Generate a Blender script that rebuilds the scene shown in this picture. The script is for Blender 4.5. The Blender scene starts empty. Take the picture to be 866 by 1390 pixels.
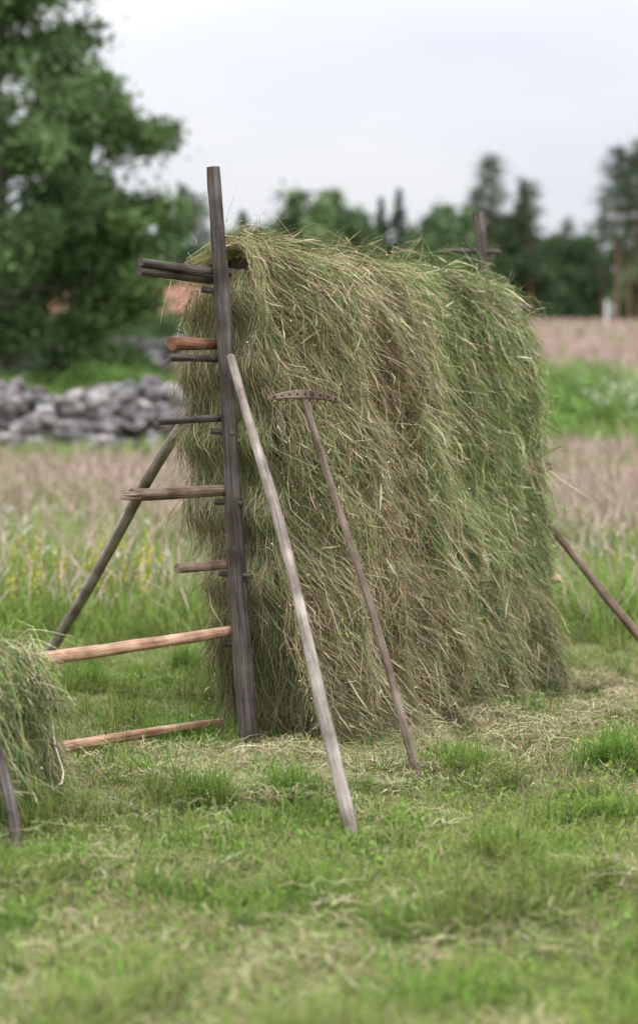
import bpy, math, numpy as np
from mathutils import Vector, Matrix
R = np.random.RandomState(7)
scene = bpy.context.scene

# ------------------------------------------------------------ helpers
_tabs = {}
def vn(x, y, seed=0):
    if seed not in _tabs: _tabs[seed] = np.random.RandomState(1000+seed).rand(128,128)
    T = _tabs[seed]
    x = np.asarray(x, float)+1000.3; y = np.asarray(y, float)+1000.7
    xi = np.floor(x).astype(int); yi = np.floor(y).astype(int)
    fx = x-xi; fy = y-yi
    fx = fx*fx*(3-2*fx); fy = fy*fy*(3-2*fy)
    a = T[xi%128, yi%128]; b = T[(xi+1)%128, yi%128]; c = T[xi%128, (yi+1)%128]; d = T[(xi+1)%128, (yi+1)%128]
    return (a*(1-fx)+b*fx)*(1-fy)+(c*(1-fx)+d*fx)*fy      # 0..1
def sstep(a, b, x):
    t = np.clip((np.asarray(x, float)-a)/(b-a), 0, 1); return t*t*(3-2*t)

class MB:
    def __init__(s): s.v=[]; s.f=[]; s.c=[]; s.m=[]; s.n=0
    def add(s, v, f, c, m=0):
        v = np.asarray(v, np.float32).reshape(-1,3); f = np.asarray(f, np.int64).reshape(-1,4)
        c = np.asarray(c, np.float32)
        if c.ndim == 1: c = np.tile(c, (len(v),1))
        s.v.append(v); s.f.append(f+s.n); s.c.append(c.reshape(-1,3)); s.m.append(np.full(len(f), m, np.int32)); s.n += len(v)
    def mesh(s, name, mats, smooth=True):
        v = np.concatenate(s.v); f = np.concatenate(s.f); c = np.concatenate(s.c); m = np.concatenate(s.m)
        me = bpy.data.meshes.new(name)
        me.vertices.add(len(v)); me.vertices.foreach_set('co', v.ravel())
        me.loops.add(f.size); me.loops.foreach_set('vertex_index', f.ravel().astype(np.int32))
        me.polygons.add(len(f)); me.polygons.foreach_set('loop_start', np.arange(0, f.size, 4, dtype=np.int32))
        me.polygons.foreach_set('material_index', m)
        me.polygons.foreach_set('use_smooth', np.full(len(f), smooth))
        at = me.color_attributes.new('Col', 'FLOAT_COLOR', 'POINT')
        at.data.foreach_set('color', np.concatenate([c, np.ones((len(c),1), np.float32)], 1).ravel())
        for x in mats: me.materials.append(x)
        me.update(calc_edges=True)
        return me
    def obj(s, name, mats, smooth=True, parent=None):
        o = bpy.data.objects.new(name, s.mesh(name, mats, smooth)); scene.collection.objects.link(o)
        if parent: o.parent = parent
        return o
def empty(name):
    e = bpy.data.objects.new(name, None); scene.collection.objects.link(e); e.empty_display_size = .1; return e

def ribbons(mb, pts, width, side, cols, prof, m=0):
    N, K, _ = pts.shape
    side = side/np.maximum(np.linalg.norm(side, axis=-1, keepdims=True), 1e-6)
    if side.ndim == 2: side = side[:,None,:]
    if cols.ndim == 2: cols = np.repeat(cols[:,None,:], K, 1)
    off = side*(np.asarray(width)[:,None,None]*.5*np.asarray(prof)[None,:,None])
    V = np.stack([pts-off, pts+off], 2)
    C = np.stack([cols, cols], 2)
    base = (np.arange(N)*K*2)[:,None]+(np.arange(K-1)*2)[None,:]
    F = np.stack([base, base+1, base+3, base+2], -1)
    mb.add(V.reshape(-1,3), F.reshape(-1,4), C.reshape(-1,3), m)

def leafquads(mb, P, size, cols, m=0, flat=0., rs=R, asp=.6):
    N = len(P)
    a = rs.normal(size=(N,3)); a /= np.linalg.norm(a, axis=1, keepdims=True)
    b = rs.normal(size=(N,3)); b[:,2] += flat; b = np.cross(a, b); b /= np.linalg.norm(b, axis=1, keepdims=True)+1e-9
    s = np.asarray(size).reshape(-1,1)*np.ones((N,1))
    V = np.stack([P-a*s*.5, P+b*s*.5*asp, P+a*s*.5, P-b*s*.5*asp], 1)
    F = np.arange(N*4).reshape(N,4)
    mb.add(V.reshape(-1,3), F, np.repeat(cols, 4, 0), m)

def tube(mb, path, rad, col, m=0, sides=8, rough=0., rs=R, cap=True):
    path = np.asarray(path, float); K = len(path); rad = np.asarray(rad)*np.ones(K)
    t = np.gradient(path, axis=0); t /= np.linalg.norm(t, axis=1, keepdims=True)
    ref = np.array([0,0,1.]) if abs(t[0][2]) < .9 else np.array([1.,0,0])
    x = np.cross(t, ref); x /= np.linalg.norm(x, axis=1, keepdims=True); y = np.cross(t, x)
    th = np.linspace(0, 2*math.pi, sides, endpoint=False)
    rr = rad[:,None]*(1+rough*(rs.rand(K, sides)-.5)*.6+rough*(rs.rand(1, sides)-.5))
    V = path[:,None,:]+rr[...,None]*(x[:,None,:]*np.cos(th)[None,:,None]+y[:,None,:]*np.sin(th)[None,:,None])
    i = np.arange(K-1)[:,None]*sides; j = np.arange(sides)[None,:]; j2 = (j+1)%sides
    F = np.stack([i+j, i+j2, i+sides+j2, i+sides+j], -1).reshape(-1,4)
    mb.add(V, F, col, m)
    if cap:
        for k, sg in ((0,-1),(K-1,1)):
            ring = V[k]; c = ring.mean(0)+t[k]*sg*rad[k]*.06
            inner = c+(ring-ring.mean(0))*.55
            vv = np.concatenate([ring, inner])
            ff = [[a, (a+1)%sides, sides+(a+1)%sides, sides+a] for a in range(sides)]
            for a in range(0, sides-2, 2): ff.append([sides, sides+a+1, sides+a+2, sides+(a+3)%sides])
            mb.add(vv, ff, col, m)

# ------------------------------------------------------------ materials
def mat(name):
    m = bpy.data.materials.new(name); m.use_nodes = True
    nt = m.node_tree; return m, nt, nt.nodes['Principled BSDF'], nt.nodes['Material Output']
def veg_mat(name, transl=.3):
    m, nt, p, out = mat(name); nt.nodes.remove(p)
    a = nt.nodes.new('ShaderNodeAttribute'); a.attribute_name = 'Col'
    p = nt.nodes.new('ShaderNodeBsdfDiffuse'); nt.links.new(a.outputs['Color'], p.inputs['Color'])
    if transl > 0:
        t = nt.nodes.new('ShaderNodeBsdfTranslucent'); mx = nt.nodes.new('ShaderNodeMixShader'); mx.inputs[0].default_value = transl
        nt.links.new(a.outputs['Color'], t.inputs['Color'])
        nt.links.new(p.outputs[0], mx.inputs[1]); nt.links.new(t.outputs[0], mx.inputs[2]); nt.links.new(mx.outputs[0], out.inputs['Surface'])
    else: nt.links.new(p.outputs[0], out.inputs['Surface'])
    return m
def noise_mix_mat(name, scale, c1, c2, c3=None, det=6, bump=.3, bscale=None, rough=.85, usecol=False, vec_scale=(1,1,1), lo=.35, hi=.65, bdist=.01):
    m, nt, p, out = mat(name); N = nt.nodes; L = nt.links
    tc = N.new('ShaderNodeTexCoord'); mp = N.new('ShaderNodeMapping'); mp.inputs['Scale'].default_value = vec_scale
    L.new(tc.outputs['Object'], mp.inputs['Vector'])
    n = N.new('ShaderNodeTexNoise'); n.inputs['Scale'].default_value = scale; n.inputs['Detail'].default_value = det; n.inputs['Roughness'].default_value = .65
    L.new(mp.outputs[0], n.inputs['Vector'])
    r = N.new('ShaderNodeValToRGB'); r.color_ramp.elements[0].position = lo; r.color_ramp.elements[1].position = hi
    r.color_ramp.elements[0].color = (*c1,1); r.color_ramp.elements[1].color = (*c2,1)
    if c3: e = r.color_ramp.elements.new((lo+hi)/2); e.color = (*c3,1)
    L.new(n.outputs['Fac'], r.inputs[0]); src = r.outputs[0]
    if usecol:
        a = N.new('ShaderNodeAttribute'); a.attribute_name = 'Col'
        mx = N.new('ShaderNodeMix'); mx.data_type = 'RGBA'; mx.blend_type = 'MULTIPLY'; mx.inputs[0].default_value = 1
        L.new(a.outputs['Color'], mx.inputs[6]); L.new(src, mx.inputs[7]); src = mx.outputs[2]
    L.new(src, p.inputs['Base Color']); p.inputs['Roughness'].default_value = rough; p.inputs['Specular IOR Level'].default_value = .2
    n2 = N.new('ShaderNodeTexNoise'); n2.inputs['Scale'].default_value = bscale or scale*2; n2.inputs['Detail'].default_value = 6
    L.new(mp.outputs[0], n2.inputs['Vector'])
    b = N.new('ShaderNodeBump'); b.inputs['Strength'].default_value = bump; b.inputs['Distance'].default_value = bdist
    L.new(n2.outputs['Fac'], b.inputs['Height']); L.new(b.outputs[0], p.inputs['Normal'])
    return m
def wood_mat(name, dark, mid, light):
    m, nt, p, out = mat(name); N = nt.nodes; L = nt.links
    tc = N.new('ShaderNodeTexCoord'); mp = N.new('ShaderNodeMapping'); mp.inputs['Scale'].default_value = (60,60,2.2)
    L.new(tc.outputs['Object'], mp.inputs['Vector'])
    n = N.new('ShaderNodeTexNoise'); n.inputs['Scale'].default_value = 1.6; n.inputs['Detail'].default_value = 7; n.inputs['Roughness'].default_value = .7
    n.inputs['Distortion'].default_value = .4
    L.new(mp.outputs[0], n.inputs['Vector'])
    r = N.new('ShaderNodeValToRGB'); e = r.color_ramp.elements
    e[0].position = .32; e[0].color = (*dark,1); e[1].position = .68; e[1].color = (*light,1); q = e.new(.48); q.color = (*mid,1)
    L.new(n.outputs['Fac'], r.inputs[0])
    n3 = N.new('ShaderNodeTexNoise'); n3.inputs['Scale'].default_value = 7; n3.inputs['Detail'].default_value = 5
    L.new(tc.outputs['Object'], n3.inputs['Vector'])
    r3 = N.new('ShaderNodeValToRGB'); r3.color_ramp.elements[0].position = .35; r3.color_ramp.elements[1].position = .62
    r3.color_ramp.elements[0].color = (.5,.45,.42,1); r3.color_ramp.elements[1].color = (1.15,1.15,1.13,1)
    L.new(n3.outputs['Fac'], r3.inputs[0])
    mx = N.new('ShaderNodeMix'); mx.data_type = 'RGBA'; mx.blend_type = 'MULTIPLY'; mx.inputs[0].default_value = 1
    L.new(r.outputs[0], mx.inputs[6]); L.new(r3.outputs[0], mx.inputs[7]); L.new(mx.outputs[2], p.inputs['Base Color'])
    p.inputs['Roughness'].default_value = .8; p.inputs['Specular IOR Level'].default_value = .25
    b = N.new('ShaderNodeBump'); b.inputs['Strength'].default_value = .9; b.inputs['Distance'].default_value = .005
    L.new(n.outputs['Fac'], b.inputs['Height']); L.new(b.outputs[0], p.inputs['Normal'])
    return m
M_grass = veg_mat('grass_blades', .25)
M_meadow = veg_mat('meadow_grass', 0)
M_leaf = veg_mat('leaves', .2)
M_leaf_far = veg_mat('leaves_far', 0)
M_hay = veg_mat('hay_strands', 0)
M_post = wood_mat('old_dark_wood', (.03,.024,.023), (.095,.078,.072), (.19,.165,.155))
M_gray = wood_mat('weathered_grey_wood', (.11,.09,.075), (.29,.25,.215), (.45,.40,.36))
M_brown = wood_mat('brown_wood', (.08,.052,.037), (.21,.15,.11), (.33,.255,.20))
M_rake = wood_mat('rake_wood', (.08,.055,.042), (.20,.15,.12), (.31,.255,.21))
M_peel = wood_mat('peeled_pole_wood', (.17,.075,.04), (.46,.27,.17), (.60,.46,.34))
M_red = wood_mat('reddish_pole_wood', (.07,.035,.02), (.22,.10,.055), (.34,.19,.12))
M_bark = noise_mix_mat('bark', 6, (.03,.025,.02), (.16,.13,.11), bump=.6)
M_pinebark = noise_mix_mat('pine_bark', 3, (.09,.055,.04), (.26,.15,.10), bump=.6)
M_stone = noise_mix_mat('field_stone', 3.5, (.08,.08,.078), (.42,.40,.39), (.24,.23,.225), bump=.8, bdist=.04, usecol=True)

# ------------------------------------------------------------ terrain
def ground(X, Y):
    X = np.asarray(X, float); Y = np.asarray(Y, float)
    z = .6*sstep(10, 27, Y)
    rise = np.clip(Y-25, 0, None)
    rr = np.where(rise < 75, rise*.073, 75*.073+(1-np.exp(-(rise-75).clip(0)/60.))*2.2)
    rl = np.where(rise < 25, rise*.073, 25*.073+(1-np.exp(-(rise-25).clip(0)/10.))*.15)
    w = sstep(-4, 5, X)
    z = z+rl*(1-w)+rr*w
    z = z+(vn(X*.7, Y*.7, 1)-.5)*.04+(vn(X*.15, Y*.15, 2)-.5)*.15*sstep(12, 30, Y)
    return z
def axis(lo, hi, fine_lo, fine_hi, fstep, grow=1.18):
    a = list(np.arange(fine_lo, fine_hi, fstep)); st = fstep; x = a[-1]
    while x < hi: st *= grow; x += st; a.append(min(x, hi))
    st = fstep; x = a[0]
    while x > lo: st *= grow; x -= st; a.insert(0, max(x, lo))
    return np.array(a)
gx = axis(-1500, 1500, -5, 5, .15); gy = axis(-200, 3000, 1, 14, .15, 1.07)
GX, GY = np.meshgrid(gx, gy); GZ = ground(GX, GY)
ny, nx = GX.shape
V = np.stack([GX, GY, GZ], -1).reshape(-1,3)
ii = (np.arange(ny-1)[:,None]*nx+np.arange(nx-1)[None,:])
F = np.stack([ii, ii+1, ii+nx+1, ii+nx], -1).reshape(-1,4)
soil = np.array([.18,.175,.08]); green = np.array([.17,.24,.075]); pink = np.array([.38,.265,.25])
wp = sstep(13.5, 16.5, V[:,1])*(.35+.65*vn(V[:,0]*.12, V[:,1]*.08, 3))*(V[:,1] > 11)
wp = wp*np.where(V[:,0] < -2, 1-sstep(23, 26, V[:,1]), 1-.8*sstep(25,29,V[:,1])*(1-sstep(44,52,V[:,1])))
C = soil*(1-sstep(9,13,V[:,1]))[:,None]+green*sstep(9,13,V[:,1])[:,None]
C = C*(1-wp[:,None])+pink*wp[:,None]
mb = MB(); mb.add(V, F, C)
M_ground = noise_mix_mat('ground_soil_grass', 9, (.55,.6,.55), (1.25,1.2,1.2), bump=.8, bscale=40, usecol=True, bdist=.03)
mb.obj('ground', [M_ground])

# ------------------------------------------------------------ rack geometry
def near(z): z = np.asarray(z, float); return np.stack([-.27-.059*z, 6.99+.004*z, z], -1)
def far(z): z = np.asarray(z, float); return np.stack([1.03-.112*z, 8.74+0*z, z], -1)
def rack(a, z): a = np.asarray(a, float)[...,None]; return near(z)*(1-a)+far(z)*a
def rack_h(a, z): return rack(np.asarray(a)*(1-.12*np.clip(1-np.asarray(z)/1.9,0,1)), z)
u = np.array([.597,.802,0]); nrm = np.array([.802,-.597,0]); LEN = 2.18
POLZ = np.array([1.87,1.61,1.317,1.04,.755,.48])

def log(name, p0, p1, r0, r1, m, parent, seed=0, bend=.012, sides=12, K=16, rough=.12, split=False):
    rs = np.random.RandomState(seed+50)
    p0 = Vector(p0); p1 = Vector(p1); d = p1-p0; L = d.length
    z = np.linspace(0, L, K); t = z/L
    ph = rs.rand(4)*6.28
    x = bend*(np.sin(t*math.pi)*np.sin(ph[0])*1.2+.4*np.sin(t*9+ph[1])); y = bend*(np.sin(t*math.pi)*np.cos(ph[0])*1.2+.4*np.sin(t*8+ph[2]))
    rad = (r0+(r1-r0)*t)*(1+rough*.5*np.sin(t*13+ph[3])*rs.rand(K))
    mb = MB(); tube(mb, np.stack([x, y, z], -1), rad, (1,1,1), 0, sides, rough, rs)
    if split:
        for k in range(7):
            a = rs.rand()*6.28; rr = r0*.6
            b = np.array([math.cos(a)*rr, math.sin(a)*rr, 0])
            tube(mb, np.array([b+[0,0,.03], b*1.05+[0,0,-.02-.05*rs.rand()]]), [r0*.4, r0*.12], (1,1,1), 0, 5, .2, rs)
    for k in range(rs.randint(3,6)):
        tt = rs.uniform(.1,.9); i = int(tt*(K-1)); a = rs.rand()*6.28
        c = np.array([x[i], y[i], z[i]]); dd = np.array([math.cos(a), math.sin(a), .3])
        tube(mb, np.array([c+dd*rad[i]*.6, c+dd*rad[i]*1.2]), [rad[i]*.5, rad[i]*.25], (1,1,1), 0, 7, .2, rs)
    o = mb.obj(name, [m], True, parent)
    o.matrix_world = Matrix.Translation(p0) @ d.to_track_quat('Z','Y').to_matrix().to_4x4()
    return o

RK = empty('hay_drying_rack')
pt = lambda a, z, w=0., t=0.: Vector((rack(a, z)+nrm*w+u*t).tolist())
log('front_post', pt(0,-.15), pt(0,2.295), .042, .0275, M_post, RK, 1, .012, 14, 34, .16)
log('rear_post', pt(1,-.1), pt(1,2.31), .040, .030, M_post, RK, 2, .006, 14, 24)
ext = [-.40,-.24,-.36,-.52,-.30,-1.55]; mats_ = [M_post, M_red, M_post, M_brown, M_brown, M_peel]
rads = [.020,.027,.015,.023,.019,.027]
pegr = [.015,.035,.015,.03,.05,.015]
for i, z in enumerate(POLZ):
    log('cross_pole_%d'%(i+1), pt(0,z,-.058,ext[i]), pt(1,z+.01,-.05,.50), rads[i], rads[i]*.8, mats_[i], RK, 10+i, .014, 12, 26, .25, split=(i==3))
    log('peg_%d'%(i+1), pt(0,z-.045,-.18 if i in(1,) else -.09, -.01), pt(0,z-.05,pegr[i],.01), .012, .009, M_post, RK, 30+i, .002, 8, 6)
    log('rear_peg_%d'%(i+1), pt(1,z-.045,-.13), pt(1,z-.05,.10), .013, .011, M_post, RK, 40+i, .002, 8, 6)
log('cross_pole_7', pt(0,1.905,-.05,-.40), pt(0,1.90,-.05,.6), .016, .015, M_post, RK, 61, .006)
log('cross_pole_8', pt(0,1.555,-.05,-.28), pt(0,1.56,-.05,.6), .014, .013, M_post, RK, 62, .006)
log('top_peg_rear', pt(1,2.135,-.25), pt(1,2.115,.10), .013, .012, M_post, RK, 63, .003)
log('brace_back', Vector((-.365,7.07,1.56)), Vector((-1.46,9.1,-.05)), .021, .029, M_gray, RK, 64, .016, 12, 26)
log('brace_front', Vector((-.335,6.92,1.56)), Vector((.122,5.53,-.05)), .017, .022, M_gray, RK, 65, .014, 12, 30, .16)
log('brace_rear_right', Vector((.93,8.72,1.03)), Vector((1.80,8.4,-.05)), .018, .024, M_brown, RK, 66, .01, 12, 22)
log('twig', Vector((.95,8.6,1.10)), Vector((1.17,8.66,1.18)), .004, .002, M_post, RK, 67, .01, 6, 8)
GP = log('wooden_pole', Vector((-1.75,6.08,.05)), Vector((-.40,7.34,.06)), .028, .019, M_peel, None, 68, .015, 12, 22)

# ------------------------------------------------------------ hay
def hay_color(nv, n, rs, green=0.):
    straw = np.array([.50,.43,.255]); grn = np.array([.215,.31,.10]); brn = np.array([.33,.235,.14]); drk = np.array([.12,.095,.06]); pale = np.array([.64,.575,.41]); gg = np.array([.345,.395,.175])
    r = rs.rand(n); g = np.clip(nv+rs.normal(0,.20,n)+green, 0, 1)
    c = np.where((g > .55)[:,None], grn, np.where((g > .38)[:,None], gg, np.where((g > .2)[:,None], straw, brn)))
    c = np.where((r < .13)[:,None], pale, c); c = np.where((r > .84)[:,None], brn, c); c = np.where((r > .94)[:,None], drk, c)
    return c*rs.uniform(.6,1.25,(n,1))
def make_hay(name, RP, length, ztopf, zbot, qW, nf, nb, ne, parent, seed, poles, a0=.02, a1=1., greenbias=None):
    rs = np.random.RandomState(seed)
    def env(a):
        return .34+.66*sstep(0,.24,a)*(1-.4*sstep(.92,1.02,a))
    def prof(a, Q):
        q = np.abs(Q); sg = np.sign(Q)
        zt = ztopf(a); drop = q-.09*(1-np.exp(-q/.10)); z = zt-drop
        if len(poles) > 1:
            k = np.clip(np.searchsorted(-poles, -z), 1, len(poles)-1)
            f = np.clip((poles[k-1]-z)/(poles[k-1]-poles[k]), 0, 1)
            f = np.where(z > poles[0], .5, f)
        else: f = np.full_like(z, .5)
        ln = a*length
        cl = (vn(ln*14, q*1.9+ln*3, seed)-.5)*.11+(vn(ln*4.5, q*2.6, seed+1)-.5)*.17+(vn(ln*28,q*7,seed+4)-.5)*.07
        cl = cl*sstep(0,.15,q)
        Wf = env(a)*qW[0]*(1-np.exp(-q/.11))+qW[2]*q+cl+.014*np.sin(np.pi*f)
        Wb = qW[1]*(1-np.exp(-q/.11))*(1-.38*sstep(.3,1.9,q))+cl*.8+.06*np.sin(np.pi*f)*(q>.1)
        return np.where(sg >= 0, Wf, -Wb), z
    zt_mean = float(np.mean(ztopf(np.linspace(0,1,9))))
    QM = zt_mean-zbot+.09
    mb = MB()
    A = np.linspace(a0+.02, a1-.015, 90); Q = np.linspace(-QM*.92, QM*.90, 120)
    AA, QQ = np.meshgrid(A, Q); w, z = prof(AA, QQ)
    w = w*.82-np.sign(w)*.016; z = np.maximum(z-.03, zbot+.04)
    P = RP(AA, z)+nrm*w[...,None]
    nyy, nxx = AA.shape
    i2 = np.arange(nyy-1)[:,None]*nxx+np.arange(nxx-1)[None,:]
    F = np.stack([i2, i2+1, i2+nxx+1, i2+nxx], -1).reshape(-1,4)
    core = np.array([.085,.068,.04])  # dark body colour stands in for shade in gaps between strands
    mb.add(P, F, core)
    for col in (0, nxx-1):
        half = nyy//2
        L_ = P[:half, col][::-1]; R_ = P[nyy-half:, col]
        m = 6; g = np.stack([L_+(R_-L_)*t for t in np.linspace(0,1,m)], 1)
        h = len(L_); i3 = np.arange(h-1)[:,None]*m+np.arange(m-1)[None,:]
        mb.add(g, np.stack([i3, i3+1, i3+m+1, i3+m], -1).reshape(-1,4), core*.6)  # end caps darker still, shade of the hay end put into colour
    def strands(n, side, Ls, ang, wisp, messf):
        K = 6; t = np.linspace(0,1,K)[None,:]
        a = rs.uniform(a0, a1, n)
        Q0 = rs.uniform(-.12, QM-.06, n)
        top = rs.rand(n) < .11; Q0 = np.where(top, rs.uniform(-.25,.3,n), Q0)
        L = Ls[0]+(Ls[1]-Ls[0])*rs.rand(n)**1.5
        messy = rs.rand(n) < messf
        clump = (vn(a*length*10, Q0*2.6, seed+7)-.5)*ang*3.0
        th = clump+rs.normal(0, ang, n)+np.where(messy, rs.normal(0,1.1,n), 0)
        L = np.where(messy, L*.55, L)
        curv = rs.normal(0,.55,n)
        dq = L[:,None]*t*np.cos(th)[:,None]
        da = L[:,None]*(t*np.sin(th)[:,None]+curv[:,None]*t*t*.35)/length+np.cumsum(rs.normal(0,.005,(n,K)),1)/length
        Qv = (Q0[:,None]+dq)*side
        ragged = (vn(a*length*9, 0*a, seed+9)-.35)*.24
        lim = QM+ragged[:,None]+rs.uniform(-.08,.10,(n,1))
        Qv = np.where(np.abs(Qv) > lim, np.sign(Qv)*lim+(Qv-np.sign(Qv)*lim)*.12, Qv)
        Av = np.clip(a[:,None]+da, a0-.006-.012*rs.rand(n,1), a1+.03+.03*rs.rand(n,1))
        w, z = prof(Av, Qv)
        o = np.abs(rs.normal(0,.016,(n,1)))+rs.normal(0,.028,(n,1))*t*t+.01
        wi = rs.rand(n,1) < wisp
        o = o+np.where(wi, np.abs(rs.normal(0,.07,(n,1)))*t, 0)
        wig = rs.normal(0,.006,(n,K))
        sg = np.where(Qv >= 0, 1, -1)*1.
        w2 = w+sg*(o+wig)*np.clip(np.abs(Qv)/.08,0,1)
        z2 = z+o*np.exp(-np.abs(Qv)/.1)+np.where(wi,(rs.normal(0,.05,(n,1))+.035)*t*np.exp(-np.abs(Qv)/.15),0)
        z2 = np.maximum(z2, .015+rs.rand(n,1)*.03)
        P = RP(Av, z2)+nrm*w2[...,None]
        P += u*rs.normal(0,.003,(n,K,1))
        sd = u[None,:]*.9+rs.normal(0,.6,(n,3))
        gn = .42*vn(a*length*2.6, Q0*1.5, seed+11)+.34*vn(a*length*12, Q0*3.0, seed+12)
        gn = gn+(greenbias(a, Q0) if greenbias else 0)
        c = hay_color(gn, n, rs)
        c = c*(.50+.88*vn(a*length*15, Q0*3.2, seed+13))[:,None]
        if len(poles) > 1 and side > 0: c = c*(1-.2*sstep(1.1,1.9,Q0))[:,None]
        return P, sd, c
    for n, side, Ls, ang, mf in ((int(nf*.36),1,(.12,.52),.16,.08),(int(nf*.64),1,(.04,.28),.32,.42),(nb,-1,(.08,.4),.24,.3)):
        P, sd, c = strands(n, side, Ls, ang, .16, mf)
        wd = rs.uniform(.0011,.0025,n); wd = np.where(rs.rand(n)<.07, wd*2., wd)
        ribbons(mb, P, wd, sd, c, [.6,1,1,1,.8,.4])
        k = rs.rand(n) < .15; Ps = P[k][:, 3:6]; Ps = Ps[:,:1]+(Ps-Ps[:,:1])*.7
        ribbons(mb, Ps, rs.uniform(.004,.009,k.sum()), rs.normal(0,1,(k.sum(),3)), hay_color(np.full(k.sum(),.22), k.sum(), rs)*1.12, [.5,1,.3])
        m = n//3; j = rs.randint(0,n,m); pp = P[j, rs.randint(0,6,m)]+rs.normal(0,.006,(m,3))
        fc = hay_color(np.full(m,.2), m, rs)*1.2; r = rs.rand(m)[:,None]
        fc = np.where(r < .05, np.array([.52,.41,.06]), fc); fc = np.where(r > .992, np.array([.10,.04,.12]), fc)
        leafquads(mb, pp, rs.uniform(.005,.012,m), fc, 0, 0, rs, .6)
    def endstr(n, aend, outdir):
        K = 6; t = np.linspace(0,1,K)[None,:]
        z0 = rs.uniform(zbot+.1, zt_mean-.02, n)
        z0 = np.where(rs.rand(n)<.5, poles[rs.randint(0,len(poles),n)]+rs.normal(0,.03,n)+.01, z0)
        z0 = np.minimum(z0, zt_mean-.03)
        Lq = np.abs(zt_mean-z0)
        wf, _ = prof(np.full(n, max(aend,0.)), Lq); wb, _ = prof(np.full(n, max(aend,0.)), -Lq)
        w0 = wb-.02+(wf-wb+.02)*rs.rand(n)
        L = rs.uniform(.06,.34,n)
        th = rs.normal(0,.48,n)
        z = z0[:,None]-L[:,None]*t*np.cos(th)[:,None]
        z = np.maximum(z, zbot-.08+rs.rand(n,1)*.15)
        w = w0[:,None]+L[:,None]*(t*np.sin(th)[:,None])*.7+rs.normal(0,.06,(n,1))*t*t
        if len(poles) > 1:
            kk = np.clip(np.searchsorted(-poles, -z), 1, len(poles)-1); f = np.clip((poles[kk-1]-z)/(poles[kk-1]-poles[kk]),0,1)
        else: f = np.full_like(z,.5)
        o = .045*np.sin(np.pi*np.clip(f*1.5,0,1))+np.abs(rs.normal(0,.012,(n,1)))+rs.normal(0,.012,(n,1))*t-.02
        P = RP(np.full((n,K), aend), z)+nrm*w[...,None]+u*outdir*o[...,None]
        P += rs.normal(0,.004,P.shape)
        c = hay_color(.25+.3*vn(z0*7, w0*6, seed+15), n, rs)*.8*(1-.5*sstep(.55,.95,f[:,2]))[:,None]  # end strands dimmed, most low in each tier: gap shade painted into colour
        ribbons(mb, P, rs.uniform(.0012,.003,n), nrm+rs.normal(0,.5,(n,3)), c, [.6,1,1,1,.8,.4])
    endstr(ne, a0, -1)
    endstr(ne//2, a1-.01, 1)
    return mb.obj(name, [M_hay], False, parent)

ztop_main = lambda a: 1.918+.012*a+(vn(a*9, 0*a, 31)-.5)*.07+.10*np.exp(-((a-.055)/.085)**2)
gb = lambda a, q: .26*sstep(.2,.9,a)+.14*(1-sstep(.1,.7,q))-.05
make_hay('hay_curtain', rack_h, LEN, ztop_main, .10, (.215,.245,.035), 138000, 22000, 13000, RK, 77, POLZ, .052, 1.0, greenbias=gb)

RK2 = empty('low_hay_rack')
def rack2(a, z):
    a = np.asarray(a, float)[...,None]; z = np.asarray(z, float)
    p0 = np.array([-.955,6.075,0]); p1 = np.array([-2.1,4.54,0])
    b = p0*(1-a)+p1*a
    return np.concatenate([b[...,:2]*np.ones(z.shape+(1,)), z[...,None]], -1)
zt2 = lambda a: .525+(vn(a*9+5, 0*a, 33)-.5)*.05-.05*np.exp(-(a/.04)**2)
make_hay('low_hay', rack2, 1.9, zt2, .13, (.13,.13,.01), 28000, 9000, 4500, RK2, 91, np.array([.5,.3,.0]), .0, 1., greenbias=lambda a,q: .28+0*a)
log('support_pole', pt(0,.49,-.055,-1.5), pt(0,.49,-.055,-3.4), .026, .024, M_brown, RK2, 70)
log('leg_front', Vector((-1.12,5.78,.55)), Vector((-.905,5.36,-.05)), .018, .020, M_post, RK2, 71)
log('leg_back', Vector((-1.18,5.70,.55)), Vector((-1.65,6.1,-.05)), .018, .020, M_post, RK2, 72)
log('leg_end', Vector((-2.1,4.5,.65)), Vector((-2.1,4.5,-.1)), .03, .032, M_post, RK2, 73)

# ------------------------------------------------------------ rake
RAKE = empty('wooden_rake')
hd = Vector((-.055,6.78,1.395)); ft = Vector((.378,6.42,-.03))
log('handle', hd+(hd-ft).normalized()*.01, ft, .0125, .0155, M_rake, RAKE, 80, .008, 12, 24, .05)
mb = MB(); K = 25; tt = np.linspace(-1,1,K)
ax = np.array([.96,.22,-.03]); ax /= np.linalg.norm(ax); up = np.array([0,.12,1.]); bk = np.cross(up, ax); bk /= np.linalg.norm(bk)
c0 = np.array([hd.x, hd.y, hd.z])
ctr = c0+ax*(tt[:,None]*.142)+up*(.022*(1-tt[:,None]**2)-.002)
hh = .0165*(1-.55*np.abs(tt)**1.5); dd = .012*(1-.3*np.abs(tt)**2)
sec = np.stack([ctr-up*hh[:,None]-bk*dd[:,None], ctr-up*hh[:,None]+bk*dd[:,None], ctr+up*hh[:,None]+bk*dd[:,None], ctr+up*hh[:,None]-bk*dd[:,None]], 1)
i = np.arange(K-1)[:,None]*4; j = np.arange(4)[None,:]
mb.add(sec, np.concatenate([np.stack([i+j, i+(j+1)%4, i+4+(j+1)%4, i+4+j], -1).reshape(-1,4), [[0,3,2,1]], [[(K-1)*4+x for x in (0,1,2,3)]]]), (1,1,1))
ho = mb.obj('rake_head', [M_rake], False, RAKE)
bv = ho.modifiers.new('b','BEVEL'); bv.width = .003; bv.segments = 2
M_dark = noise_mix_mat('dark_hole', 30, (.01,.008,.006), (.03,.022,.016))
mb = MB(); mt = MB()
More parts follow.
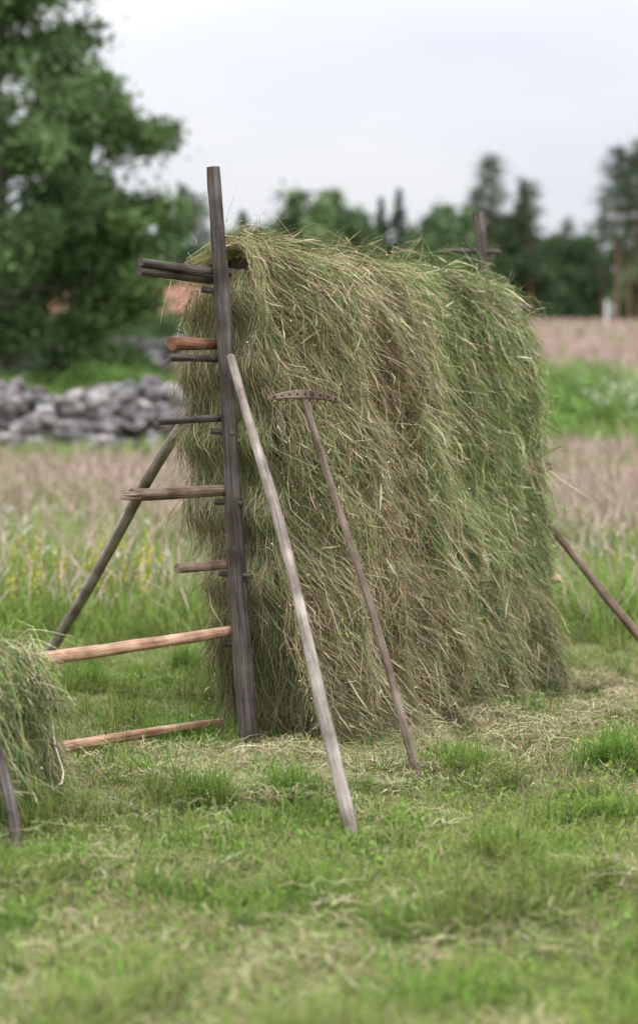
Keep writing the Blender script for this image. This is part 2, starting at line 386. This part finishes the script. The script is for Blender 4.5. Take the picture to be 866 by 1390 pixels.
for k in range(9):
    x = -.84+k*.21; c = c0+ax*(x*.142)+up*(.022*(1-x*x)-.002)
    s = 1 if np.dot(bk, [0,-1,0]) > 0 else -1
    rr = .012*(1-.3*x*x)
    tube(mb, np.array([c+bk*s*(rr-.004), c+bk*s*(rr+.0012)]), .0042, (1,1,1), 0, 10)  # dark discs stand in for the shade inside the head's holes
    tube(mt, np.array([c-bk*s*(rr-.002), c-bk*s*(rr+.045)-up*.020]), [.0042,.0025], (1,1,1), 0, 8)
mb.obj('hole_shade_discs', [M_dark], True, RAKE); mt.obj('teeth', [M_rake], True, RAKE)

# ------------------------------------------------------------ mown grass
rs = np.random.RandomState(5)
def scatter(n, y0, y1, k=.25, m=.5, power=1., cx=0):
    Y = y0+(y1-y0)*rs.rand(n)**power
    return (rs.rand(n)*2-1)*(k*Y+m)+cx, Y
def blades(mb, X, Y, h, lean, wd, cb, ct, K=4, prof=None, z0=0.):
    n = len(X); t = np.linspace(0,1,K)[None,:,None]
    az = rs.rand(n)*6.283; d = np.stack([np.cos(az), np.sin(az), np.zeros(n)], -1)[:,None,:]
    B = np.stack([X, Y, ground(X,Y)+z0], -1)[:,None,:]
    h3 = np.asarray(h)[:,None,None]; l3 = np.asarray(lean)[:,None,None]
    P = B+d*h3*l3*(t*.4+t*t*.6)+np.array([0,0,1.])*h3*(t*np.clip(1-.45*l3*t,.12,1))
    az2 = az+math.pi/2+rs.normal(0,.5,n); sd = np.stack([np.cos(az2), np.sin(az2), rs.normal(0,.2,n)], -1)
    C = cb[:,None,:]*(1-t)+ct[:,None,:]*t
    ribbons(mb, P, wd, sd, C, prof if prof is not None else np.linspace(1,.15,K))
mb = MB()
n = 180000
X, Y = scatter(n, 3.2, 12.0, .23, .35, 1.12)
pn = vn(X*1.1, Y*1.1, 20)*.55+vn(X*4, Y*4, 21)*.45
tuft = sstep(.52,.78, .55*vn(X*2.9, Y*2.9, 22)+.45*vn(X*7, Y*7, 24))
h = rs.uniform(.02,.075,n)*(1+2.3*tuft)*(1+1.0*sstep(10.3,12,Y)); lean = rs.uniform(.2,1.8,n)*(1-.35*tuft)
gA = np.array([.185,.29,.055]); gB = np.array([.34,.40,.11]); st = np.array([.56,.49,.28]); gD = np.array([.09,.17,.035])
r = rs.rand(n)[:,None]; c = gA*(1-r)+gB*r
c = np.where((rs.rand(n) < .18)[:,None], gD, c)
rackd = np.exp(-(((X*nrm[0]+(Y-7)*nrm[1])+.30-.50)/.42)**2)*(Y>5.8)
isst = rs.rand(n) < (.10+.42*sstep(.42,.68,pn)+.45*rackd)*(1-.8*tuft)
c = np.where(isst[:,None], st*rs.uniform(.6,1.1,(n,1)), c)
c *= rs.uniform(.75,1.25,(n,1))*(1-.25*tuft)[:,None]*(.8+.4*vn(X*1.7,Y*1.7,27))[:,None]
h = h*(1-.5*rackd*(1-tuft))
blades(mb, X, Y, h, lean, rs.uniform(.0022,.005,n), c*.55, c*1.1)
T = [(-.10,6.1,420,.18),(-.36,5.98,380,.17),(.50,6.62,420,.16),(1.12,6.7,600,.19),(-.02,5.0,200,.10),(.7,5.4,220,.11),(-.75,5.2,260,.11),(.25,4.6,200,.10),(-.55,7.3,400,.15),(.9,7.7,300,.15),(-.62,6.4,260,.13),(1.5,7.6,500,.2),(-.8,4.55,260,.12),(.95,5.9,260,.12),(-1.1,8.6,400,.18),(-.7,9.3,400,.2),(.33,6.38,120,.07),(.10,5.48,100,.07)]
for k in range(100):
    yy = rs.uniform(3.9,9); T.append((rs.uniform(-1,1)*(.2*yy), yy, 80, rs.uniform(.07,.17)))
for (tx, ty, k, hh_) in T:
    s_ = rs.uniform(.03,.085)
    X = tx+rs.normal(0,s_,k); Y = ty+rs.normal(0,s_,k)
    c = np.array([.155,.265,.048])*rs.uniform(.5,1.5,(k,1))
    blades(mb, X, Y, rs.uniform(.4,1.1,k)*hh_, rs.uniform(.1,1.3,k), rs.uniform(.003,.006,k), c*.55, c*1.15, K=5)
n = 20000; X, Y = scatter(n, 3.3, 11, .23, .4); k = vn(X*2, Y*2, 25) > .5; X = X[k]; Y = Y[k]; n = len(X)
P = np.stack([X, Y, ground(X,Y)+rs.uniform(.01,.05,n)], -1)
leafquads(mb, P, rs.uniform(.010,.024,n), np.array([.16,.27,.055])*rs.uniform(.6,1.3,(n,1)), 0, 3., rs, .8)
mb.obj('mown_grass', [M_grass], False)

# loose cut hay lying on the ground
mb = MB(); n = 60000
a = rs.uniform(-.35,1.15,n); w = rs.normal(.34,.28,n); P0 = rack(a, np.zeros(n))+nrm*w[:,None]
k = rs.rand(n) < .40; P0[k] = np.stack([*scatter(k.sum(), 3.3, 9.5), np.zeros(k.sum())], -1)
keep = vn(P0[:,0]*3, P0[:,1]*3, 26) > np.where(k, .50, .27); P0 = P0[keep]; n = len(P0)
az = rs.rand(n)*6.283; L = rs.uniform(.03,.18,n); K = 5; t = np.linspace(-.5,.5,K)[None,:,None]
d = np.stack([np.cos(az), np.sin(az), 0*az], -1)[:,None,:]; d2 = np.stack([-np.sin(az), np.cos(az), 0*az], -1)[:,None,:]
P = P0[:,None,:]+d*t*L[:,None,None]+d2*(t*t)*L[:,None,None]*rs.normal(0,.5,(n,1,1))
lump = vn(P0[:,0]*5, P0[:,1]*5, 28)
hz = np.minimum(np.abs(rs.normal(.012,.018,n))*(.5+1.6*lump),.08)
P[...,2] = ground(P[...,0], P[...,1])+hz[:,None]+.01+rs.normal(0,.007,(n,K))
ribbons(mb, P, rs.uniform(.0013,.0028,n), d2[:,0]+rs.normal(0,.3,(n,3)), hay_color(np.full(n,.33), n, rs), [.5,1,1,1,.4])
mb.obj('scattered_hay', [M_hay], False)

# ------------------------------------------------------------ tall meadow
mb = MB()
def edge(X): return 10.6+(vn(X*.8, 0*X, 40)-.5)*1.2
n = 95000; X, Y = scatter(n, 10.2, 24.6, .25, .9, 1.3)
k = Y > edge(X)+rs.normal(0,.25,n); X = X[k]; Y = Y[k]; n = len(X)
pk = np.clip(sstep(13.4,17.0,Y)*(.1+1.0*vn(X*.5,Y*.35,41))-.7*sstep(21,23.5,Y), 0, 1)
c = np.array([.215,.325,.07])*rs.uniform(.65,1.3,(n,1)); c = np.where((rs.rand(n)<.12)[:,None], np.array([.38,.36,.18])*rs.uniform(.7,1.2,(n,1)), c)
h = rs.uniform(.16,.48,n)*(.60+.8*vn(X*.9,Y*.9,42))
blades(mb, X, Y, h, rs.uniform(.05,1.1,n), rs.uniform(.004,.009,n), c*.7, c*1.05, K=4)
k = rs.rand(n) < (.05+.66*pk); X2 = np.repeat(X[k],2); Y2 = np.repeat(Y[k],2); m = len(X2); X2 = X2+rs.normal(0,.07,m); Y2 = Y2+rs.normal(0,.07,m)
pc = np.array([.47,.315,.315])*rs.uniform(.85,1.15,(m,1)); pc = np.where((rs.rand(m)<.12)[:,None], np.array([.42,.36,.27])*rs.uniform(.85,1.15,(m,1)), pc)
gcol = np.array([.24,.29,.12])*rs.uniform(.8,1.2,(m,1))
hs = rs.uniform(.24,.60,m)*(.70+.5*vn(X2*.7,Y2*.7,43))
prof = [.2,.2,.25,.6,1.1,.3]
blades(mb, X2, Y2, hs, rs.uniform(.05,.8,m), rs.uniform(.006,.011,m), gcol, pc, K=6, prof=prof)
n = 50000; Y = 24+(104-24)*rs.rand(n)**1.7; X = (rs.rand(n)*2-1)*(.24*Y+2)
grn = np.where(X < -2, 1., sstep(24,28,Y)*(1-sstep(38,48,Y))*.9)
pf = (1-grn)*(.5+.6*vn(X*.2,Y*.1,44))
isp = rs.rand(n) < pf
ct = np.where(isp[:,None], np.array([.49,.33,.33]), np.array([.23,.32,.09]))*rs.uniform(.75,1.2,(n,1))
cb = np.where(isp[:,None], np.array([.32,.24,.18]), np.array([.15,.22,.065]))*rs.uniform(.7,1.2,(n,1))
sc = np.clip(Y/30,.8,2.4)
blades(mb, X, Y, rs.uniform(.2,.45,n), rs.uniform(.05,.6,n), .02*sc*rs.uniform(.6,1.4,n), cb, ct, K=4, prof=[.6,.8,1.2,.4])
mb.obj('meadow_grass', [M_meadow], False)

mb = MB()
def flowers(n, xr, yr, h, col, sz, nb, spread):
    X = rs.uniform(*xr, n)*1.; Y = rs.uniform(*yr, n)
    H = rs.uniform(*h, n); st = np.stack([X, Y, ground(X,Y)], -1)
    tip = st+np.stack([rs.normal(0,.04,n), rs.normal(0,.04,n), H], -1)
    P = np.stack([st, (st+tip)/2+rs.normal(0,.01,(n,3)), tip], 1)
    ribbons(mb, P, np.full(n,.005), rs.normal(0,1,(n,3)), np.tile([.14,.2,.05],(n,1)), [1,1,.6])
    t = np.repeat(tip, nb, 0); q = t+rs.normal(0,1,t.shape)*np.array(spread)
    leafquads(mb, q, rs.uniform(.6,1.3,len(q))*sz, np.array(col)*rs.uniform(.75,1.2,(len(q),1)), 0, 0, rs, .9)
YEL = (.66,.56,.06)
cl = [(-1.70,11.0),(-1.30,11.4),(-2.0,10.8),(-1.08,11.2),(-1.86,11.7),(-1.55,12.0),(-1.80,10.9),(-1.02,10.8)]
for cx, cy in cl: flowers(4, (cx-.12,cx+.12), (cy-.3,cy+.3), (.22,.50), YEL, .012, 34, (.017,.017,.055))
flowers(34, (-2.4,-1.0), (10.5,13), (.2,.48), YEL, .011, 18, (.015,.015,.035))
flowers(26, (-2.8,-1.0), (11,15), (.35,.55), (.75,.75,.68), .014, 14, (.025,.025,.02))
flowers(26, (1.5,3.2), (11,15), (.3,.5), (.72,.72,.62), .014, 14, (.025,.025,.02))
flowers(8, (1.5,2.6), (11,13), (.3,.45), YEL, .012, 16, (.02,.02,.04))
flowers(70, (4.2,7.5), (24.5,30), (.6,1.0), (.45,.50,.34), .045, 18, (.09,.09,.07))
flowers(14, (-1.0,1.2), (4.6,8.0), (.03,.08), (.6,.5,.05), .008, 5, (.006,.006,.004))
mb.obj('wild_flowers', [M_leaf], False)

# ------------------------------------------------------------ stone walls
g = 4
def cubesphere():
    vs = []; fs = []; l = np.linspace(-1,1,g)
    for ax_ in range(3):
        for s in (-1,1):
            A, B = np.meshgrid(l, l); p = np.zeros((g,g,3)); p[...,ax_] = s; p[...,(ax_+1)%3] = A; p[...,(ax_+2)%3] = B
            i = len(vs)*g*g+np.arange(g-1)[:,None]*g+np.arange(g-1)[None,:]
            fs.append(np.stack([i,i+1,i+g+1,i+g],-1).reshape(-1,4)); vs.append(p.reshape(-1,3))
    v = np.concatenate(vs); v = v/np.linalg.norm(v,axis=1,keepdims=True)**.6
    return v, np.concatenate(fs)
CV, CF = cubesphere()
def stone_wall(name, x0, x1, y0, y1, H, n, s, seed, taper=False):
    rs2 = np.random.RandomState(seed); mb = MB()
    for i in range(n):
        t = rs2.rand(); lay = rs2.rand()**1.1
        X = x0+(x1-x0)*t; Y = y0+(y1-y0)*t+rs2.normal(0,.30*(1-.55*lay))
        sz = s*rs2.uniform(.5,1.5)*(1.1-.35*lay)
        d = CV.copy(); k = rs2.normal(0,2.2,(3,3)); ph = rs2.rand(3)*6
        d *= (1+.16*np.sin(d@k+ph).sum(1,keepdims=True)*.7)
        d *= np.array([1.25,1.,.7])*rs2.uniform(.75,1.25,3)*sz
        a = rs2.rand()*6.28; q = rs2.normal(0,.45)
        Rz = np.array([[math.cos(a),-math.sin(a),0],[math.sin(a),math.cos(a),0],[0,0,1]]); Rx = np.array([[1,0,0],[0,math.cos(q),-math.sin(q)],[0,math.sin(q),math.cos(q)]])
        d = d@Rx.T@Rz.T
        hl = H*(.75+.45*vn(X*.9,0*X,seed))
        z = float(ground(X,Y))+lay*hl
        tint = np.array([1,.98,1.])*rs2.uniform(.5,1.3)*np.array([rs2.uniform(.97,1.1),1,rs2.uniform(.93,1.04)])
        mb.add(d+[X,Y,z], CF, tint)
    return mb.obj(name, [M_stone], False)
stone_wall('stone_wall', -9, -1.4, 24.6, 26.6, .92, 2000, .115, 3)
stone_wall('stone_wall.001', -14, -2.5, 45.2, 45.8, .9, 700, .20, 4)

# ------------------------------------------------------------ trees
def crown_cols(P, base, rs, var=.35, seed=0, f=1.1):
    n = len(P); s = vn(P[:,0]*f+P[:,2]*.6, P[:,2]*f+P[:,1]*.7, 60+seed)
    return np.array(base)*(.55+.9*s)[:,None]*rs.uniform(1-var,1+var,(n,1))
def broadleaf(name, H, Rad, seed, nclump=260, lpc=150, leaf=.13, base=(.055,.10,.03), low=.12, droop=.4, mleaf=None, cs=.10):
    rs = np.random.RandomState(seed); mb = MB()
    trunk_top = H*.9; K = 10; zz = np.linspace(0, trunk_top, K)
    tp = np.stack([np.cumsum(rs.normal(0,.06,K)), np.cumsum(rs.normal(0,.06,K)), zz], -1); tp[0,:2] = 0
    tube(mb, tp, np.linspace(H*.022, H*.004, K), (1,1,1), 1, 10, .2, rs)
    cents = []; nl = 34
    for i in range(nl):
        f = low+(.97-low)*(i+.5)/nl+rs.normal(0,.015); f = min(max(f,low),.98)
        z0 = H*f*.93; p0 = np.array([np.interp(z0,zz,tp[:,0]), np.interp(z0,zz,tp[:,1]), z0])
        az = i*2.4+rs.normal(0,.4)
        reach = Rad*(.35+.65*math.sin(math.pi*min(1,(f-low)/(1-low)*.80+.20)))*rs.uniform(.6,1.15)
        el = rs.uniform(.15,.8)
        d = np.array([math.cos(az), math.sin(az), el])
        tq = np.linspace(0,1,6)[:,None]
        path = p0+d*tq*reach-np.array([0,0,droop])*reach*tq**2+rs.normal(0,.03,(6,3))*reach*tq
        tube(mb, path, np.linspace(H*.006,H*.0012,6), (1,1,1), 1, 6, .1, rs)
        for j in range(4):
            s0 = rs.uniform(.35,.9); q0 = p0+(d*s0*reach)-np.array([0,0,droop])*reach*s0**2
            a2 = az+rs.normal(0,.9); q1 = q0+np.array([math.cos(a2), math.sin(a2), rs.uniform(-.3,.3)])*reach*rs.uniform(.2,.45)
            tube(mb, np.array([q0,(q0+q1)/2+[0,0,.05],q1]), [H*.002,H*.0015,H*.0006], (1,1,1), 1, 5, .1, rs, False)
            cents += [q1, (q0+q1)/2, q0]
        cents += [path[-1], path[-2]]
    cents = np.array(cents); w = rs.rand(len(cents)) < nclump/len(cents)
    cents = cents[w] if w.sum() > 20 else cents
    m = len(cents); sg = np.repeat(rs.uniform(.5,1.3,m)*Rad*cs, lpc)[:,None]
    P = np.repeat(cents, lpc, 0)+rs.normal(0,1,(m*lpc,3))*sg*np.array([1,1,.9])-np.array([0,0,1])*np.abs(rs.normal(0,1,(m*lpc,1)))*sg*.8
    tone = np.repeat(rs.uniform(.6,1.4,m), lpc)[:,None]
    leafquads(mb, P, rs.uniform(.7,1.4,len(P))*leaf, crown_cols(P, base, rs, .3, seed%7, 1.1*3/Rad)*tone, 0, 0, rs, .7)
    return mb.mesh(name, [mleaf or M_leaf_far, M_bark], False)
def spruce(name, H, Rad, seed, n=7000, base=(.06,.10,.06)):
    rs = np.random.RandomState(seed); mb = MB()
    tube(mb, [[0,0,0],[0,0,H*.5],[0.05,0,H]], [H*.018,H*.01,.02], (1,1,1), 1, 8, .1, rs)
    nb = 150; Pn = []
    for i in range(nb):
        f = (i/nb)**.85; z = H*(.08+.91*f); r = Rad*(1-f)**.85*rs.uniform(.65,1.15)+.1; az = rs.rand()*6.28
        k = max(10,int(n/nb*(1.6*(1-f)+.3))); t = rs.rand(k)**.7
        x = r*t; zz = z-.35*r*t+.15*r*t*t
        wv = rs.normal(0,.12*r+.05,k)*(.4+t)
        P = np.stack([math.cos(az)*x-math.sin(az)*wv, math.sin(az)*x+math.cos(az)*wv, zz-np.abs(rs.normal(0,.10,k))], -1); Pn.append(P)
        tube(mb, [[0,0,z],[math.cos(az)*r,math.sin(az)*r,z-.2*r]], [.03,.01], (1,1,1), 1, 4, 0, rs, False)
    P = np.concatenate(Pn)
    leafquads(mb, P, rs.uniform(.7,1.4,len(P))*.28, crown_cols(P, base, rs, .35, seed%7), 0, 0, rs, .5)
    return mb.mesh(name, [M_leaf_far, M_bark], False)
def pine(name, H, Rad, seed, base=(.07,.105,.06), crown=.5):
    rs = np.random.RandomState(seed); mb = MB(); K = 8; zz = np.linspace(0,H*.97,K)
    tp = np.stack([np.cumsum(rs.normal(0,.07,K)), np.cumsum(rs.normal(0,.07,K)), zz], -1); tp[0,:2] = 0
    tube(mb, tp, np.linspace(H*.013,H*.004,K), (1,1,1), 1, 8, .15, rs)
    cents = []
    nb = 34
    for i in range(nb):
        f = (1-crown)+crown*(i/nb); z0 = H*f*.97; p0 = np.array([np.interp(z0,zz,tp[:,0]), np.interp(z0,zz,tp[:,1]), z0]); az = i*2.4+rs.normal(0,.5)
        r = Rad*(1.05-((f-(1-crown))/crown)*.85)*rs.uniform(.4,1.2)
        p1 = p0+np.array([math.cos(az)*r, math.sin(az)*r, r*rs.uniform(0,.45)])
        tube(mb, [p0,(p0+p1)/2-[0,0,.08],p1], [.05,.035,.015], (1,1,1), 1, 5, .1, rs, False)
        for s in (.55,.8,1.): cents.append(p0+(p1-p0)*s+rs.normal(0,.15,3))
    cents.append(tp[-1]); cents = np.array(cents); lp = 34
    P = np.repeat(cents, lp, 0)+rs.normal(0,1,(len(cents)*lp,3))*np.array([.34,.34,.13])*(Rad/2.2)
    leafquads(mb, P, rs.uniform(.7,1.3,len(P))*.21, crown_cols(P, base, rs, .35, seed%7), 0, 0, rs, .45)
    return mb.mesh(name, [M_leaf_far, M_pinebark], False)
def place(name, me, x, y, s=1., rot=0., parent=None, sz=1.):
    o = bpy.data.objects.new(name, me); scene.collection.objects.link(o); o.location = (x, y, float(ground(x,y))-.1); o.scale = (s,s,s*sz); o.rotation_euler = (0,0,rot)
    if parent: o.parent = parent
    return o
me = broadleaf('birch_tree', 10.8, 3.0, 11, 500, 76, .15, (.11,.165,.07), low=.08, mleaf=M_leaf, cs=.085)
place('birch_tree', me, -6.95, 40, 1., .4)
me2 = broadleaf('birch_tree.001', 8.0, 2.2, 12, 400, 80, .14, (.115,.175,.065), low=.05, mleaf=M_leaf, cs=.10)
place('birch_tree.001', me2, -5.25, 42.5, 1., 1.0)

fb = broadleaf('forest_birch', 10, 3.0, 21, 200, 40, .26, (.13,.19,.085), low=.1)  # forest greens lightened, distance haze put into the leaf colour
fb2 = broadleaf('forest_birch_b', 8, 2.8, 22, 200, 40, .26, (.105,.17,.08), low=.05)
fs1 = spruce('forest_spruce', 12, 2.2, 23); fs2 = spruce('forest_spruce_b', 10, 2.0, 24)
fp1 = pine('forest_pine', 13, 2.3, 25); fp2 = pine('forest_pine_b', 12, 2.0, 26, crown=.6)
FOREST = empty('forest_treeline')
def px(x, Y): return (x-433)/2430*Y
rs = np.random.RandomState(99)
protoH = {fb:10, fb2:8, fs1:12, fs2:10, fp1:13, fp2:12}
def ftree(x, ytop, Y, me):
    X = px(x, Y); ztop = 1.36+(555-ytop)/2430*Y; s = (ztop-float(ground(X,Y))+.1)/protoH[me]
    place('tree', me, X, Y, s, rs.rand()*6.28, FOREST, 1)
for x, yt, Y, me in [(225,290,110,fs2),(250,250,115,fs1),(272,262,120,fp2),(205,320,110,fb),(232,335,100,fb2),(300,296,120,fb),(330,285,130,fs2),(352,290,135,fb),(378,298,130,fb2),
    (405,275,135,fb),(430,235,130,fb),(452,264,132,fb2),(475,304,140,fb),(497,290,140,fs2),(516,268,140,fs1),(541,256,140,fs1),(560,304,140,fs2),(580,290,135,fb),(600,278,135,fb2),(625,262,137,fb),
    (645,254,140,fp2),(664,208,138,fp1),(690,282,140,fb2),(706,248,140,fs1),(718,244,138,fp2),(735,308,145,fb),(752,315,148,fs2),(768,298,145,fp2),(785,312,145,fb2),(800,320,150,fs2),
    (815,290,140,fp2),(832,198,134,fp1),(850,212,136,fp2),(866,188,133,fp1),(885,205,137,fp1),(905,240,140,fs1)]:
    ftree(x, yt, Y, me)
for i in range(80):
    x = rs.uniform(-250, 1300); Y = rs.uniform(150, 200)
    ftree(x, rs.uniform(312,345), Y, [fb,fb2,fs1,fs2,fp2][rs.randint(5)])
for i in range(26):
    x = -300+i*22+rs.normal(0,6); ftree(x, rs.uniform(290,345), rs.uniform(90,110), [fb,fs1,fb2][rs.randint(3)])
for i in range(60):
    x = rs.uniform(-200, 1150); Y = rs.uniform(140, 165); ftree(x, rs.uniform(375,405), Y, fb2)

def bush(name, x, y, r, h, seed, base, n=4000, leaf=.07):
    rs = np.random.RandomState(seed); mb = MB(); cs = rs.normal(0,1,(26,3))*np.array([r*.5,r*.4,0]); cs[:,2] = rs.uniform(.15,.85,26)*h*(1-.5*(np.abs(cs[:,0])/r).clip(0,1))
    for c in cs: tube(mb, [[c[0]*.4,c[1]*.4,-.1],c*.6,c], [.015,.01,.004], (1,1,1), 1, 5, 0, rs, False)
    P = np.repeat(cs, n//26, 0); P = P+rs.normal(0,1,P.shape)*np.array([.17*r,.17*r,.14*h]); P[:,2] = np.abs(P[:,2])
    leafquads(mb, P, leaf*rs.uniform(.7,1.3,len(P)), crown_cols(P, base, rs, .3, 1, 3), 0, 0, rs, .6)
    me = mb.mesh(name, [M_leaf, M_bark], False); return place(name, me, x, y)
gbush = (.18,.285,.08)
for i, (x, y, r, h) in enumerate([(3.9,30,.9,.9),(4.6,31,.8,1.15),(5.6,33,1.2,1.1),(3.5,28,.6,.6),(6.3,31,.9,.8),(4.9,35,1.3,1.2),(3.7,34,.9,1.3),(7.3,35,1.3,1.1)]):
    bush('bush' if i == 0 else 'bush.%03d'%i, x, y, r, h, 200+i, gbush)
for i, (x, y, r, h) in enumerate([(-4.6,38,1.3,.9),(-6.5,37,1.4,.8),(-3.6,36.5,1.1,.8),(-5.4,41,1.2,1.0),(-8,36,1.5,1.0)]):
    bush('bush.%03d'%(i+8), x, y, r, h, 230+i, (.16,.26,.075))
for i, (x, y, r, h) in enumerate([(-5.2,60,1.5,2.5),(-7.2,58,1.6,2.4),(-3.9,64,1.7,2.6),(-6.2,62,1.5,2.7),(-7.9,66,1.2,4.0)]):
    bush('bush.%03d'%(i+13), x, y, r, h, 250+i, (.09,.145,.06), 3500, .15)

# ------------------------------------------------------------ red house
HS = empty('red_house')
def box(mb, lo, hi, col=(1,1,1), m=0):
    x0,y0,z0 = lo; x1,y1,z1 = hi
    v = [[x0,y0,z0],[x1,y0,z0],[x1,y1,z0],[x0,y1,z0],[x0,y0,z1],[x1,y0,z1],[x1,y1,z1],[x0,y1,z1]]
    mb.add(v, [[0,3,2,1],[4,5,6,7],[0,1,5,4],[1,2,6,5],[2,3,7,6],[3,0,4,7]], col, m)
M_falu = noise_mix_mat('falu_red_boards', 3, (.22,.035,.02), (.34,.06,.035), vec_scale=(8,8,.6), bump=.4)
M_tile = noise_mix_mat('clay_roof_tiles', 4, (.24,.11,.075), (.40,.21,.15), bump=.5)
M_white = noise_mix_mat('white_paint', 10, (.7,.7,.68), (.8,.8,.78), bump=.05)
M_glass, nt_, p_, _ = mat('window_glass'); p_.inputs['Base Color'].default_value = (.03,.04,.05,1); p_.inputs['Roughness'].default_value = .08
hx, hy, hz = -6.6, 70, float(ground(-6.6,72))-.1
W2, D, WH, RH = 3.7, 5.5, 2.75, 1.15
mb = MB(); box(mb, (-W2,0,0), (W2,D,WH))
mb.add([[-W2,0,WH],[-W2,D,WH],[-W2,D/2,WH+RH],[-W2,D/2,WH+RH-.001],[W2,0,WH],[W2,D,WH],[W2,D/2,WH+RH],[W2,D/2,WH+RH-.001]], [[0,1,2,3],[4,7,6,5]], (1,1,1))
walls = mb.obj('walls', [M_falu], False, HS)
mb = MB()
for s in (0,1):
    ys = np.linspace(-.35, D/2, 12) if s == 0 else np.linspace(D+.35, D/2, 12)
    sl = RH/(D/2)
    for k in range(11):
        ya, yb = ys[k], ys[k+1]; za = WH+(ya if s==0 else D-ya)*sl+.06; zb = WH+(yb if s==0 else D-yb)*sl+.02
        mb.add([[-W2-.3,ya,za],[W2+.3,ya,za],[W2+.3,yb,zb],[-W2-.3,yb,zb],[-W2-.3,ya,za-.07],[W2+.3,ya,za-.07],[W2+.3,yb,zb-.07],[-W2-.3,yb,zb-.07]],
               [[0,1,2,3],[4,7,6,5],[0,4,5,1],[0,3,7,4],[1,5,6,2]], (1,1,1))
mb.obj('roof', [M_tile], False, HS)
mb = MB()
for x in (-W2,W2): box(mb, (x-.07,-.05,0), (x+.07,.08,WH-.02))
gl = MB()
for x in (-2.6,-1.1,1.4,2.7):
    box(gl, (x-.35,-.012,1.0), (x+.35,.01,2.05))
    for a in ((x-.43,1.0,x-.35,2.05),(x+.35,1.0,x+.43,2.05),(x-.43,2.05,x+.43,2.13),(x-.43,.92,x+.43,1.0),(x-.02,1.0,x+.02,2.05)): box(mb, (a[0],-.03,a[1]), (a[2],-.001-.012*(a[0]==x-.02),a[3]))
box(mb, (-.25,-.03,0), (.55,-.002,2.0))
mb.obj('trim_and_door', [M_white], False, HS); gl.obj('windows', [M_glass], False, HS)
mb = MB(); box(mb, (-1.3,D/2-.3,WH+RH-.3), (-.7,D/2+.3,WH+RH+.55)); mb.obj('chimney', [M_tile], False, HS)
HS.location = (hx, hy, hz); HS.rotation_euler = (0,0,math.radians(8))
mb = MB(); tube(mb, [[0,0,-.2],[0,0,.6],[0,0,1.25]], [.07,.07,.06], (1,1,1), 0, 12); tube(mb, [[0,0,1.25],[0,0,1.32]], [.09,.05], (1,1,1), 0, 12)
o = mb.obj('marker_post', [M_white]); o.location = (px(821,95), 95, float(ground(px(821,95),95)))

# ------------------------------------------------------------ world & sun
W = bpy.data.worlds.new('World'); scene.world = W; W.use_nodes = True; nt = W.node_tree; N = nt.nodes; L = nt.links
bg = N['Background']; bg.inputs['Strength'].default_value = .1
sun_el = math.radians(55); sun_az = math.radians(165)
sky = N.new('ShaderNodeTexSky'); sky.sky_type = 'NISHITA'; sky.sun_disc = False; sky.sun_elevation = sun_el; sky.sun_rotation = sun_az
tc = N.new('ShaderNodeTexCoord'); sep = N.new('ShaderNodeSeparateXYZ'); L.new(tc.outputs['Generated'], sep.inputs[0])
mr = N.new('ShaderNodeMapRange'); mr.inputs['From Min'].default_value = 0; mr.inputs['From Max'].default_value = 1; mr.inputs['To Min'].default_value = 7.7; mr.inputs['To Max'].default_value = 40
pw = N.new('ShaderNodeMath'); pw.operation = 'POWER'; pw.inputs[1].default_value = 1.6; mxz = N.new('ShaderNodeMath'); mxz.operation = 'MAXIMUM'; mxz.inputs[1].default_value = 0
L.new(sep.outputs['Z'], mxz.inputs[0]); L.new(mxz.outputs[0], pw.inputs[0]); L.new(pw.outputs[0], mr.inputs['Value'])
mp = N.new('ShaderNodeMapping'); mp.inputs['Scale'].default_value = (2,2,8); L.new(tc.outputs['Generated'], mp.inputs[0])
nz = N.new('ShaderNodeTexNoise'); nz.inputs['Scale'].default_value = 1.6; nz.inputs['Detail'].default_value = 4; nz.inputs['Roughness'].default_value = .5; L.new(mp.outputs[0], nz.inputs['Vector'])
rp = N.new('ShaderNodeValToRGB'); rp.color_ramp.elements[0].position = .35; rp.color_ramp.elements[1].position = .65
rp.color_ramp.elements[0].color = (.86,.90,1.0,1); rp.color_ramp.elements[1].color = (1.02,1.03,1.07,1); L.new(nz.outputs['Fac'], rp.inputs[0])
vm = N.new('ShaderNodeVectorMath'); vm.operation = 'SCALE'; L.new(rp.outputs[0], vm.inputs[0]); L.new(mr.outputs[0], vm.inputs['Scale'])
mx = N.new('ShaderNodeMix'); mx.data_type = 'RGBA'; mx.inputs[0].default_value = .95
L.new(sky.outputs[0], mx.inputs[6]); L.new(vm.outputs[0], mx.inputs[7]); L.new(mx.outputs[2], bg.inputs['Color'])
sl = bpy.data.lights.new('sun', 'SUN'); sl.energy = 1.5; sl.angle = math.radians(25); sl.color = (1,.96,.9)
so = bpy.data.objects.new('sun', sl); scene.collection.objects.link(so)
dirv = Vector((math.sin(sun_az)*math.cos(sun_el), math.cos(sun_az)*math.cos(sun_el), math.sin(sun_el)))
so.rotation_euler = dirv.to_track_quat('Z','Y').to_euler()

# ------------------------------------------------------------ camera
cam = bpy.data.cameras.new('camera'); co = bpy.data.objects.new('camera', cam); scene.collection.objects.link(co); scene.camera = co
co.location = (0,0,1.36); co.rotation_euler = (math.radians(90-3.3),0,0)
cam.sensor_fit = 'VERTICAL'; cam.sensor_height = 36; cam.lens = 62.9; cam.clip_end = 6000; cam.clip_start = .05
cam.dof.use_dof = True; cam.dof.focus_distance = 6.95; cam.dof.aperture_fstop = 1.5
scene.view_settings.view_transform = 'Standard'; scene.view_settings.look = 'None'; scene.view_settings.exposure = 0
